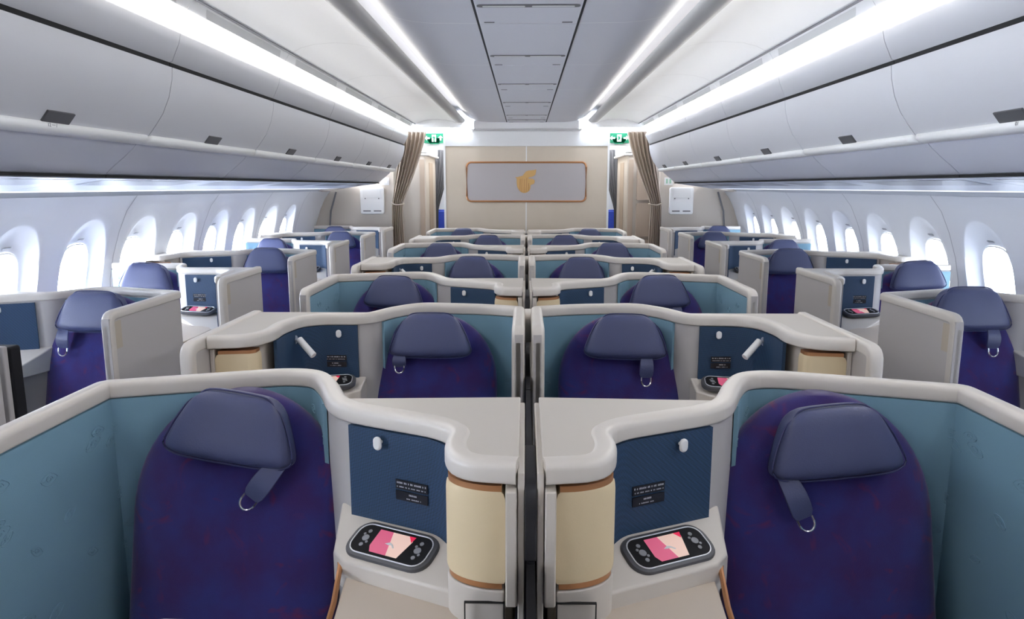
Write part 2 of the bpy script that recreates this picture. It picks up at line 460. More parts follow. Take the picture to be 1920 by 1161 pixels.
    mb = MB(); sweep(mb, rail, prof); mb.build('cap_rail', 'rail', root)
    mb = MB(); lp = rounded(liner, .03 if kind == 'B' else .02, 3); ribbon(mb, lp, .014, .024, .30, ZT - .045)
    scatter_motifs(mb, lp, .0245, .60, 1.03, 11 if kind == 'A' else 5, 46)
    mb.build('teal_liner', 'teal', root)
    mb = MB(); bp = rounded(blue, .03, 4); ribbon(mb, bp, .014, .026, .80, ZT - .045); mb.build('niche_panel', 'blue', root)
    mb = MB(); mb.prism(body, .02, ZT - .03); mb.build('console_body', 'shell', root, bevel=.004)
    mb = MB(); mb.prism(top, ZT - .032, ZT - .006); mb.build('console_top', 'top', root, bevel=.003)
    if not (kind == 'B' and window): lamp_shade(root, lampf, .865, 1.052)
    # base below the lamp, with the panel gap
    c = (sum(p[0] for p in lampf) / len(lampf), sum(p[1] for p in lampf) / len(lampf))
    mb = MB(); mb.prism([((p[0] - c[0]) * .97 + c[0], (p[1] - c[1]) * .97 + c[1]) for p in lampf], .02, .85); bs = mb.build('lamp_base', 'shell', root, bevel=.004) if not (kind == 'B' and window) else None
    if kind == 'A':
        mb = MB(); mb.box(1.063, 1.084, -.705, -.60, .838, 1.07); mb.build('end_post', 'shell', root, bevel=.004)
        mb = MB(); mb.box(inner[0], inner[1], -.69, -.155 if window else -.245, .02, ZT - .02); mb.build('inner_panel', 'shell', root, bevel=.003)
        mb = MB()
        mb.box(.982, .984, -.6705, -.664, .45, .828); mb.box(1.058, 1.060, -.6705, -.664, .45, .828); mb.box(.982, 1.060, -.6705, -.664, .826, .828)
        mb.build('panel_gap', 'gap', bs)
        # shelf sloping towards the seat, remote sits on it
        q = [(.655, -.30), (.93, -.44), (.975, -.50), (.975, -.61), (.945, -.60), (.70, -.485), (.67, -.45)]
        q_off = 0
        if window: q = [(.585, -.20), (.91, -.34), (.975, -.42), (.975, -.61), (.945, -.60), (.70, -.485), (.645, -.42)]; q_off = .095
        def zz(x, y):   # slope plane
            n = (-.43, -.90); d = (x - .66) * n[0] + (y + .315 - q_off) * n[1]; return .865 - max(0, d) * .42
        n = len(q); mb = MB()
        mb.add([(x, y, .74) for x, y in q] + [(x, y, zz(x, y)) for x, y in q], [tuple(range(n)), tuple(range(2 * n - 1, n - 1, -1))] + [(i, (i + 1) % n, n + (i + 1) % n, n + i) for i in range(n)])
        mb.build('side_shelf', 'shell', root, bevel=.006, seg=3)
        mb = MB(); mb.prism([(.702, -.46), (.955, -.58), (.97, -.62), (.975, -1.05), (.74, -1.05), (.728, -.75), (.715, -.60)], .50, .772); ar = mb.build('armrest_top', 'cream', root, bevel=.004)
        mb = MB(); mb.tube([(.680, -.44, .81), (.690, -.47, .79), (.703, -.58, .768), (.716, -.72, .765), (.730, -1.05, .765)], .006, 8); tag(mb.build('edge_trim', 'copper', ar), 'copper edge strip')
        hk = (.775, -.385 + q_off, 1.05); t = Vector((.22, -.105, 0)).normalized(); nn = Vector((-.43, -.90, 0))
        coat_hook(root, hk, nn)
        b0 = Vector((.70, -.325 + q_off, 0)); pc = b0 + t * .175 + nn.normalized() * .028
        placards(root, (pc.x, pc.y, .958), t, nn)
        reading_lamp(root, (.976, -.545, 1.045), (-1, -.3, -.1), (.0, -.1, -1), .07)
        mn = [(.70, 1.04, -.142 if window else -.232)]
    else:
        # aisle side partition, its trim and tan patch
        fr = -.86 if not window else -.80
        pp = [(0, fr + .01), (0, -.215)]
        mb = MB(); ribbon(mb, pp, -.017, .017, .02, ZT - .03); mb.build('side_partition', 'grey', root)
        path = rounded([(0, fr, .06), (0, fr, ZT), (0, -.212, ZT)], [0, R, 0], 5)
        mb = MB(); sweep(mb, path, rail_profile(.042, .04, .012)); mb.build('partition_trim', 'rail', root)
        mb = MB(); mb.box(-.0185, -.016, fr + .022, fr + .085, .96, 1.075); tag(mb.build('door_pull', 'tan', root, bevel=.001), 'tan corner patch')
        mb = MB(); mb.box(.018, .034, -.72, -.60, .83, 1.07); (mb.build('end_post', 'shell', root, bevel=.004) if not window else None)
        q = [(.19, -.59), (.20, -.34), (.28, -.30), (.46, -.29), (.46, -.40), (.40, -.44), (.21, -.60)]
        if window: q = [(.07, -.66), (.095, -.40), (.20, -.31), (.46, -.29), (.46, -.40), (.40, -.46), (.21, -.62)]
        n = len(q); mb = MB()
        zz = lambda x, y: .865 - max(0, -.30 - y) * .25
        mb.add([(x, y, .74) for x, y in q] + [(x, y, zz(x, y)) for x, y in q], [tuple(range(n)), tuple(range(2 * n - 1, n - 1, -1))] + [(i, (i + 1) % n, n + (i + 1) % n, n + i) for i in range(n)])
        mb.build('side_shelf', 'shell', root, bevel=.006, seg=3)
        mb = MB(); mb.prism([(.17, -.60), (.40, -.44), (.455, -.42), (.45, -1.0), (.13, -1.0), (.13, -.66)], .50, .80); ar = mb.build('armrest_top', 'cream', root, bevel=.004)
        mb = MB(); mb.tube([(.464, -.42, .80), (.462, -.6, .795), (.458, -1.0, .79)], .006, 8); tag(mb.build('edge_trim', 'copper', ar), 'copper edge strip')
        coat_hook(root, (.36, -.30, 1.045), (0, -1, 0))
        placards(root, (.335, -.3085, .945), (1, 0, 0), (0, -1, 0), .10)
        if not window: reading_lamp(root, (.214, -.41, 1.04), (1, -.25, 0), (.62, -.35, -.55), .088)
        mn = [(.05, .44, -.205)]
    if kind == 'A':
        fr = -.76
        mb = MB(); mb.box(-.0185, -.016, fr + .022, fr + .085, .96, 1.075); tag(mb.build('door_pull', 'tan', root, bevel=.001), 'tan corner patch')
    # screen on the rear of the console for the passenger behind
    for x0, x1, yy in mn:
        mb = MB(); mb.box(x0, x1, yy, yy + .028, .72, 1.075); ms = mb.build('monitor', 'black', root, bevel=.006)
    SIGN = 1
    return root

def superell(w, d, n=36, e=2.6):
    pts = []
    for k in range(n):
        a = 2 * math.pi * k / n; c, s_ = math.cos(a), math.sin(a)
        pts.append((w * math.copysign(abs(c) ** (2 / e), c), d * math.copysign(abs(s_) ** (2 / e), s_)))
    return pts

def build_seat():
    root = empty('business_seat')
    mb = MB(); rings = []
    zs = [.38 + .42 * k / 8 for k in range(9)] + [.8 + .288 * math.sin(math.pi / 2 * k / 14) for k in range(1, 15)]
    for z in zs:
        u = max(0, (z - .80) / .29)
        w = .268 * math.sqrt(max(0.0004, 1 - u ** 2.2)) * (1 - .03 * max(0, (.8 - z)))
        d = .065 * (1 - .55 * u ** 3)
        yc = -.115 - (1.09 - z) * .27 + .012 * u
        rings.append([(p[0], yc + p[1], z) for p in superell(w, d)])
    mb.loft(rings); mb.build('backrest', 'seat', root, angle=60)
    mb = MB()
    rings = []
    for y, s_ in ((-.30, .9), (-.315, .98), (-.34, 1), (-.74, 1), (-.78, .97), (-.80, .85)):
        rings.append([(p[0] * s_, y, .40 + p[1] * s_) for p in superell(.262, .075, 32, 3.5)])
    mb.loft(rings); mb.build('seat_cushion', 'seat', root, angle=60)
    mb = MB(); mb.box(-.22, .22, -.70, -.25, .0, .33); mb.build('seat_base', 'dark', root, bevel=.01)
    # headrest pillow: soft trapezoid, built round its own centre
    mb = MB(); ny, nz = 22, 14
    def hp(a, b):      # a,b in [-1,1] -> outline position
        zt = b * .088
        wd = .170 - .058 * ((b + 1) / 2) ** 1.25
        rx = math.copysign(abs(a) ** .95, a)
        ca = 1 - (abs(a) ** 8) * (.16 if b < 0 else .26)
        cb = 1 - (abs(b) ** 8) * (.06 if b < 0 else .12)
        return wd * rx * cb, zt * ca + .004 * (1 - a * a) * (1 if b > 0 else -1)
    front = []; back = []
    for i in range(ny + 1):
        for j in range(nz + 1):
            a = -1 + 2 * i / ny; b = -1 + 2 * j / nz
            x, z = hp(a, b)
            puff = ((1 - abs(a) ** 5) * (1 - abs(b) ** 5)) ** .38
            front.append((x, -.024 - .026 * puff, z)); back.append((x * (1.02), .020 + .02 * puff, z * 1.02))
    idx = lambda i, j: i * (nz + 1) + j
    f = []; n = len(front)
    for i in range(ny):
        for j in range(nz):
            f.append((idx(i, j), idx(i + 1, j), idx(i + 1, j + 1), idx(i, j + 1)))
            f.append((n + idx(i, j + 1), n + idx(i + 1, j + 1), n + idx(i + 1, j), n + idx(i, j)))
    edge = [idx(i, 0) for i in range(ny)] + [idx(ny, j) for j in range(nz)] + [idx(i, nz) for i in range(ny, 0, -1)] + [idx(0, j) for j in range(nz, 0, -1)]
    for k in range(len(edge)):
        a, b = edge[k], edge[(k + 1) % len(edge)]; f.append((b, a, n + a, n + b))
    mb.add(front + back, f)
    h = mb.build('headrest', 'head', root, sub=1)
    mb = MB(); mb.tube([(front[k][0] * 1.003, front[k][1] - .001, front[k][2] * 1.003) for k in edge] + [front[edge[0]]], .0026, 6); mb.build('piping', 'headseam', h)
    # carrying strap and ring under the headrest
    mb = MB(); rings = []
    for k in range(9):
        t = k / 8; z = -.072 - .092 * t; y = -.020 - .016 * math.sin(t * math.pi) ; w = .021 + .007 * math.sin(t * 2.6)
        if k == 8: w *= .8
        rings.append([(-w, y, z), (w, y, z), (w, y + .006, z), (-w, y + .006, z)])
    mb.loft(rings); st = mb.build('strap', 'head', h, bevel=.002); st.location = (.075, 0, 0)
    mb = MB(); mb.tube([(.019 * math.cos(a), -.022, -.176 + .022 * math.sin(a)) for a in [math.pi + math.pi * k / 12 for k in range(13)]] , .0034, 8)
    mb.tube([(-.019, -.022, -.178), (-.019, -.022, -.163)], .0034, 6); mb.tube([(.019, -.022, -.178), (.019, -.022, -.163)], .0034, 6)
    rg = mb.build('ring', 'chrome', h); tag(rg, 'chrome ring'); rg.location = (.075, 0, 0)
    h.location = (0, -.225, 1.015); h.rotation_euler = (-.20, 0, 0)
    return root

def build_handset():
    """remote handset lying in the xy plane, length along x"""
    root = empty('remote_handset')
    mb = MB(); rings = []
    for z, k in ((0, .93), (.004, 1), (.014, 1), (.019, .97), (.020, .93)):
        rings.append([(x * k, y * k, z) for x, y in rrect(.205, .094, .036, 7)])
    mb.loft(rings); mb.build('casing', 'darkgrey', root)
    mb = MB(); mb.prism(rrect(.180, .075, .025, 6), .0195, .0212); mb.build('glass_face', 'black', root)
    mb = MB(); pts = rrect(.180, .075, .025, 6); mb.tube([(x, y, .021) for x, y in pts] + [(pts[0][0], pts[0][1], .021)], .0016, 6); mb.build('silver_ring', 'silver', root)
    mb = MB(); mb.prism([(-.036, -.029), (.004, -.029), (-.012, .029), (-.044, .029), (-.044, -.015)], .0212, .0217); s = mb.build('display', 'scr1', root)
    mb = MB(); mb.prism([(.004, -.029), (.030, -.029), (.042, .018), (.036, .029), (-.012, .029)], .0212, .0217); mb.build('display_light_half', 'scr2', s)
    mb = MB(); mb.prism([(.028, .029), (.044, .029), (.040, .014)], .0218, .0222); mb.build('display_red_corner', 'scr3', s)
    mb = MB(); mb.prism([(-.014, -.002), (-.004, .003), (.004, .0), (.012, -.008), (.008, -.009), (.002, -.003), (-.006, -.004)], .0218, .0222); mb.build('display_mark', 'white', s)
    for cx in (-.064, .064):
        for k, (dx, dy, r) in enumerate(((0, .018, .0045), (0, 0, .008), (0, -.018, .0045), (-.011, .009, .003), (.011, -.009, .003))):
            mb = MB(); mb.tube([(cx + dx * .7, dy, .021), (cx + dx * .7, dy, .0228)], r, 12); mb.build('button', 'btn', root)
    return root

# prototypes: (kind, sign, window)
PROTO = {}
for kd in 'AB':
    for s in (1, -1):
        for w in (False, True): PROTO[(kd, s, w)] = [build_suite(kd, s, w, ''), False]
SEAT = [build_seat(), False]
HAND = [build_handset(), False]
def use(rec):
    if rec is SEAT: return copy_tree(rec[0])
    if not rec[1]: rec[1] = True; return rec[0]
    return copy_tree(rec[0])

ORD = ['nearest', 'second', 'third', 'fourth', 'fifth', 'sixth', 'seventh', 'farthest']
P = 1.168
def place(kind, s, window, a, yb, lab_suite, lab_seat, head, hand_lab=None):
    r = use(PROTO[(kind, s, window)]); r.location = (a, yb, 0)
    tag(r, lab_suite, 'seat shell', 'window side seat shells' if window else 'centre seat shells')
    uc = .355 if kind == 'A' else .715
    st = use(SEAT); st.location = (a + s * uc, yb, 0)
    tag(st, lab_seat, 'seat', 'seats along the windows' if window else 'seats in the centre block')
    hd = [k for k in bpy.data.objects if k.parent == st and k.name.startswith('headrest')][0]
    dx, dz, tilt, sx, strap, ringvis = head
    hd.location = (dx, -.225 + (dz) * .27, 1.018 + dz); hd.rotation_euler = (-.20, tilt, 0); hd.scale = (sx, 1, sx)
    for k in bpy.data.objects:
        if k.parent == hd and (k.name.startswith('strap') or k.name.startswith('ring')): k.location.x = strap; k.rotation_euler = (0, {.17: .5, -.155: -.3}.get(strap, 0), 0); k.scale.z = .6 if strap == -.125 and k.name.startswith('strap') else 1; k.location.z = .045 if strap == -.125 and k.name.startswith('ring') else (-.03 if strap == -.125 else 0)
    if strap in (.17, -.155):      # longer straps on the two nearest seats
        for k in bpy.data.objects:
            if k.parent == hd and k.name.startswith(('strap', 'ring')):
                e = k.rotation_euler.y; q = .02 if k.name.startswith('strap') else -.027
                k.location.x += q * math.sin(e); k.location.z += q * math.cos(e)
                if q > 0: k.scale.z = 1.3
    if strap == .05:      # strap tucked away behind the pillow
        for k in [k for k in bpy.data.objects if k.parent == hd and (k.name.startswith('strap') or k.name.startswith('ring'))]: bpy.data.objects.remove(k)
    if hand_lab:
        h = use(HAND)
        if kind == 'A':
            h.location = (a + s * .808, yb - .462, .822); h.scale = (1.08, 1.08, 1); h.rotation_euler = (0.0, 0, -s * .46)
            th = .0
            # lie on the sloping shelf
            n = Vector((s * -.43 * .40, -.90 * .40, 1)).normalized(); x = Vector((math.cos(.44), -s * math.sin(.44), 0)); x = (x - n * x.dot(n)).normalized(); y = n.cross(x)
        else:
            h.location = (a + s * .325, yb - .385, .853)
            n = Vector((0, -.25, 1)).normalized(); x = Vector((1, s * .12, 0)); x = (x - n * x.dot(n)).normalized(); y = n.cross(x)
        M = Matrix((x, y, n)).transposed()
        h.rotation_euler = M.to_euler()
        if s < 0 and kind == 'A': h.rotation_euler = (M @ Matrix.Identity(3)).to_euler()
        tag(h, hand_lab, 'remote control', 'remote handsets on the side shelves')
    return r, st

# centre block
heads_L = {1: (.018, .008, .17, .97, .17, 1), 2: (0, .002, 0, 1, -.125, 1), 3: (0, .01, .04, 1, .09, 1), 4: (0, .01, 0, 1, .05, 1), 5: (.0, .015, 0, 1, .05, 1), 6: (0, .01, 0, 1, .05, 1), 7: (0, .012, 0, 1, .05, 1), 0: (0, -.02, 0, 1, .05, 1)}
heads_R = {1: (-.008, -.016, -.11, .97, -.155, 1), 2: (0, .0, 0.02, 1, .085, 1), 3: (-.01, .015, -.03, 1.02, .09, 1), 4: (0, .005, 0, 1, .05, 1), 5: (0, .02, 0, 1, .05, 1), 6: (0, .01, 0, 1, .05, 1), 7: (0, .008, 0, 1, .05, 1), 0: (0, -.02, 0, 1, .05, 1)}
for k in range(0, 8):
    yb = 1.955 + P * (k - 1)
    kd = 'A' if k % 2 == 1 else 'B'
    for s, side, hs in ((1, 'left', heads_L), (-1, 'right', heads_R)):
        a = -1.11 * s
        where = f'{ORD[k-1]} centre row' if k < 7 else 'last centre row before the bulkhead'
        if k == 0: rowtxt = f'{side} of the gap, cut by the bottom edge'
        else: rowtxt = f'{side} of the gap, {where}'
        desc = 'seat set towards the aisle and console beside the centre gap' if kd == 'A' else 'seat set beside the centre gap and console towards the aisle'
        ex = {(1, 'left'): ', tilted headrest', (1, 'right'): ', creased tilted headrest', (2, 'left'): ', hanging chrome ring', (2, 'right'): ', flat strap'}.get((k, side), '')
        place(kd, s, False, a, yb - ((0.05 if s < 0 else 0.022) if k == 0 else 0), f'white shell with teal lining {rowtxt}',
              f'purple seat {rowtxt}{ex}', hs[k],
              f'grey remote handset on the shelf {side} of the gap, {ORD[k-1]} centre row' if k in (1, 2) else None)
# window columns
WA = {0: (.03, 0, 0, 1, .05, 1), 1: (0, .01, .02, 1.08, -.13, 1), 2: (0, .03, .05, 1.0, .05, 1), 3: (0, .02, 0, 1.1, .05, 1), 4: (0, .02, 0, 1, .05, 1), 5: (0, .015, 0, 1, .05, 1), 6: (0, .01, 0, 1, .05, 1)}
WB = {1: (.0, .035, 0, 1.12, .09, 1), 2: (.02, .05, -.05, 1.0, .05, 1), 3: (0, .02, 0, 1.1, .05, 1), 4: (0, .015, 0, 1, .05, 1), 5: (0, .015, 0, 1, .05, 1), 6: (0, .02, 0, 1, .05, 1)}
for s, side, hs in ((-1, 'left', WA), (1, 'right', WB)):
    a = 1.71 * s
    for k in range(0 if side == 'left' else 1, 7):
        yb = 3.61 + P * (k - 1)
        kd = 'A' if k % 2 == 1 else 'B'
        pos = f'{ORD[k-1]} whole one by the {side} windows' if 0 < k < 6 else (f'last one before the {side} side bulkhead' if k == 6 else 'cut by the left picture edge')
        place(kd, s, True, a, yb, f'white seat shell with grey partition, {pos}', f'blue-purple seat with navy headrest, {pos}',
              hs[k], f'grey remote handset on a white shelf near the {side} windows, {["","","nearer","","farther"][k]} one' if k in (2, 4) else None)
for rec in list(PROTO.values()) + [SEAT]:
    if not rec[1]:
        for ch in [o for o in bpy.data.objects if o.parent == rec[0]]:
            for g in [o for o in bpy.data.objects if o.parent == ch]: bpy.data.objects.remove(g)
            bpy.data.objects.remove(ch)
        bpy.data.objects.remove(rec[0])

# screen standing behind the shell cut by the left edge
r = empty('seat_monitor', (-1.775, 2.36, .70), 'upright grey-backed screen with thick black edge at the left edge', 'monitor')
mb = MB(); mb.box(-.36, 0, 0, .025, -.1, .385); mb.build('back_cover', 'grey', r, bevel=.006)
mb = MB(); mb.box(-.355, .004, .025, .085, -.1, .378); mb.build('screen', 'black', r, bevel=.01)
mb = MB(); mb.box(-.30, -.06, 0, .08, -.70, -.1); mb.build('stand', 'dark', r)

# dividers in the centre gap
for k in range(0, 8):
    yb = 1.955 + P * (k - 1); odd = k % 2 == 1
    r = empty('centre_divider', (0, yb, 0), (f'black divider in the centre gap, {ORD[k-1] if k < 7 else "last"} centre row' if k else 'black divider in the centre gap at the bottom edge') + (', dark grey top' if odd else ', white tab on top'), 'divider', 'privacy dividers in the centre gap')
    mb = MB(); mb.box(-.008, .008, -.70, P - .71, .02, .93); mb.build('divider_panel', 'black', r)
    if odd:
        mb = MB(); mb.prism(rounded([(-.70, .93), (-.70, 1.08), (-.47, 1.085), (-.46, .93)], .04, 5), -.0115, .0115, 'x'); mb.build('divider_screen', 'screen', r, bevel=.003)
    else:
        mb = MB(); mb.prism(rounded([(-.215, .99), (-.22, 1.115), (-.12, 1.12), (-.11, .99)], .03, 5), -.0135, .0135, 'x'); tag(mb.build('divider_tab', 'rail', r, bevel=.004), 'white tab')

# ------------------------------------------------------------------ cabin shell
Y0, Y1 = -2.6, 9.85
CZ = 1.62
BY = [3.20 + 1.265 * k for k in range(-4, 6)]            # bin seams, the last at 9.43
PR = [(2.60, 1.562), (2.68, 1.46), (2.745, 1.32), (2.80, 1.16), (2.835, 1.0), (2.85, .8), (2.85, .6), (2.80, .35), (2.66, .0)]
def wx(z):
    for (x0, z0), (x1, z1) in zip(PR, PR[1:]):
        if z1 <= z <= z0:
            t = (z0 - z) / (z0 - z1); return x0 + (x1 - x0) * t
    return PR[0][0] if z > PR[0][1] else PR[-1][0]
mb = MB(); mb.box(-3.0, 3.0, Y0, 14.5, -.05, 0); struct('floor', mb, 'carpet')

ZB, ZTP = 0.0, 1.562
CZW = 1.06
win_n = 0
for s, side, w0 in ((-1, 'left', 3.86), (1, 'right', 4.45)):
    mb = MB(); seam = MB()
    W = .66
    ks = range(-9, 8)
    ws = [w0 + W * k for k in ks if Y0 + .3 < w0 + W * k < 9.2]
    N = 64
    for yw in ws:
        # angles so that the rectangle corners are hit
        rect = []; outer = []; mid = []; glass = []
        H0, H1 = ZB - CZW, ZTP - CZW
        hw = W / 2 - .0
        angs = sorted([2 * math.pi * i / N for i in range(N)] + [math.atan2(H1, hw), math.pi - math.atan2(H1, hw), math.atan2(H0, hw) % (2 * math.pi), math.pi + math.atan2(-H0, hw)])
        for a in angs:
            c, sn = math.cos(a), math.sin(a)
            t = min(hw / abs(c) if abs(c) > 1e-6 else 1e9, (H1 if sn > 0 else -H0) / abs(sn) if abs(sn) > 1e-6 else 1e9)
            rect.append((yw + c * t, CZW + sn * t))
            e = 2.3
            k2 = (abs(c / .235) ** e + abs(sn / (.36 if sn > 0 else .30)) ** e) ** (-1 / e)
            outer.append((yw + c * k2, CZW + sn * k2))
            e = 2.8
            k3 = (abs(c / .165) ** e + abs(sn / .215) ** e) ** (-1 / e)
            glass.append((yw + c * k3, CZW - .01 + sn * k3))
        def ring(a, b, t, dep):
            return [((wx(p[1] * (1 - t) + q[1] * t) + dep) * s, p[0] * (1 - t) + q[0] * t, p[1] * (1 - t) + q[1] * t) for p, q in zip(a, b)]
        rings = [ring(rect, outer, t, 0) for t in (0, .25, .5, .75, 1)]
        rings += [ring(outer, glass, .08, .008), ring(outer, glass, .25, .025), ring(outer, glass, .6, .055), ring(outer, glass, 1, .075)]
        rings += [ring(glass, glass, 0, .12)]
        mb.loft(rings, cap=False)
        win_n += 1
        wr = MB(); wr.loft([ring(glass, glass, 0, .070), [((wx(p[1]) + .066) * s, yw + (p[0] - yw) * .96, CZW + (p[1] - CZW) * .96) for p in glass], [((wx(p[1]) + .08) * s, yw + (p[0] - yw) * .95, CZW + (p[1] - CZW) * .95) for p in glass]], cap=False)
        wf = struct(f'window_{win_n}', wr, 'white')
        g = MB(); gl = [((wx(p[1]) + .095) * s, p[0], p[1]) for p in glass]; g.add(gl, [tuple(range(len(gl)))]); g.build('window_pane', 'glass', wf)
        g = MB(); g.add([((wx(1.285) + .058) * s, yw - .03, 1.283), ((wx(1.285) + .058) * s, yw + .03, 1.283), ((wx(1.295) + .045) * s, yw + .03, 1.293), ((wx(1.295) + .045) * s, yw - .03, 1.293)], [(0, 1, 2, 3)])
        g.v = [(x, y, z) for x, y, z in g.v]; g.add([(x, y, z + .004) for x, y, z in g.v[:4]], [(0, 1, 2, 3)]); g.build('shade_handle', 'seam', wf)
    # plain wall beyond the last and before the first window
    for ya, yb_ in ((ws[-1] + W / 2, Y1), (Y0, ws[0] - W / 2)):
        mb.loft([[(x * s, ya, z) for x, z in PR], [(x * s, yb_, z) for x, z in PR]], cap=False, closed=False)
    wall = struct('wall_' + side, mb, 'wall', angle=50)
    for k in range(len(ws)):
        if (k + (0 if s < 0 else 1)) % 2 == 0:
            y = ws[k] + W / 2
            seam.loft([[((x - .0015) * s, y - .004, z) for x, z in PR], [((x - .0015) * s, y + .004, z) for x, z in PR]], cap=False, closed=False)
    seam.build('panel_seam', 'wseam', wall)

# ceilings
CC = 2.415
mb = MB(); pts = [(.245, CC), (.48, CC + .002), (.57, CC + .010), (.64, CC + .025), (.70, CC + .048), (.75, CC + .078), (.80, CC + .125), (.88, CC + .13), (.88, CC + .02)]
for s in (1, -1):
    mb.loft([[(x * s, Y0, z) for x, z in pts], [(x * s, 9.35, z) for x, z in pts]], cap=False, closed=False)
mb.box(-.25, .25, Y0, 9.35, CC + .006, CC + .02)
ce = struct('ceiling', mb, 'ceilc', angle=50)
ce['label'] = 'dim-coloured centre ceiling'
mb = MB()
for s in (1, -1):
    mb.box(s * .246 - .005, s * .246 + .005, Y0, 9.34, CC - .0015, CC + .003)
mb.build('centre_gap_line', 'gap', ce)
mb = MB()
for k in range(-4, 6):
    y = 3.76 + 1.25 * k
    if y > 9.2: continue
    for s in (1, -1): mb.add([(s * x, yy, z - .0012) for yy in (y - .003, y + .003) for x, z in ((.25, CC), (.48, CC + .002), (.57, CC + .010), (.64, CC + .025), (.70, CC + .048), (.73, CC + .065))], [(i, i + 1, i + 7, i + 6) for i in range(5)])
mb.build('ceiling_seam', 'ceilo', ce)
# hatches in the centre strip
for k in range(-4, 6):
    y0_, y1_ = 3.76 + 1.25 * k - 1.247, 3.76 + 1.25 * k
    y1_ = min(y1_, 9.33)
    if y0_ > 9.2: continue
    seen = y1_ > 2.8
    r = empty('ceiling_hatch', (0, y0_, CC), f'grey ceiling hatch with air grille, {["nearest","second","third","fourth","fifth","last"][min(k,5)]} in view' if seen else 'dim-coloured ceiling hatch with air grille, above and behind the camera', 'ceiling panel', 'hatches along the centre of the ceiling')
    L = y1_ - y0_
    mb = MB(); mb.box(-.238, .238, .004, L - .004, -.004, .006); mb.build('hatch_panel', 'ceilc', r, bevel=.002)
    mb = MB(); mb.prism(rrect(.46, .045, .021, 6, 0, L - .37), -.0075, -.003); gr = mb.build('air_grille', 'latch', r)
    mb = MB()
    for j in range(2): mb.prism(rrect(.19, .018, .007, 4, -.11 + .22 * j, L - .37), -.0095, -.006)
    mb.build('grille_slat', 'vent', gr)
    mb = MB()
    for j in (-1, 1): mb.box(j * .19 - .025, j * .19 + .025, L - .045, L - .03, -.006, -.003)
    mb.build('hinge', 'latch', r)

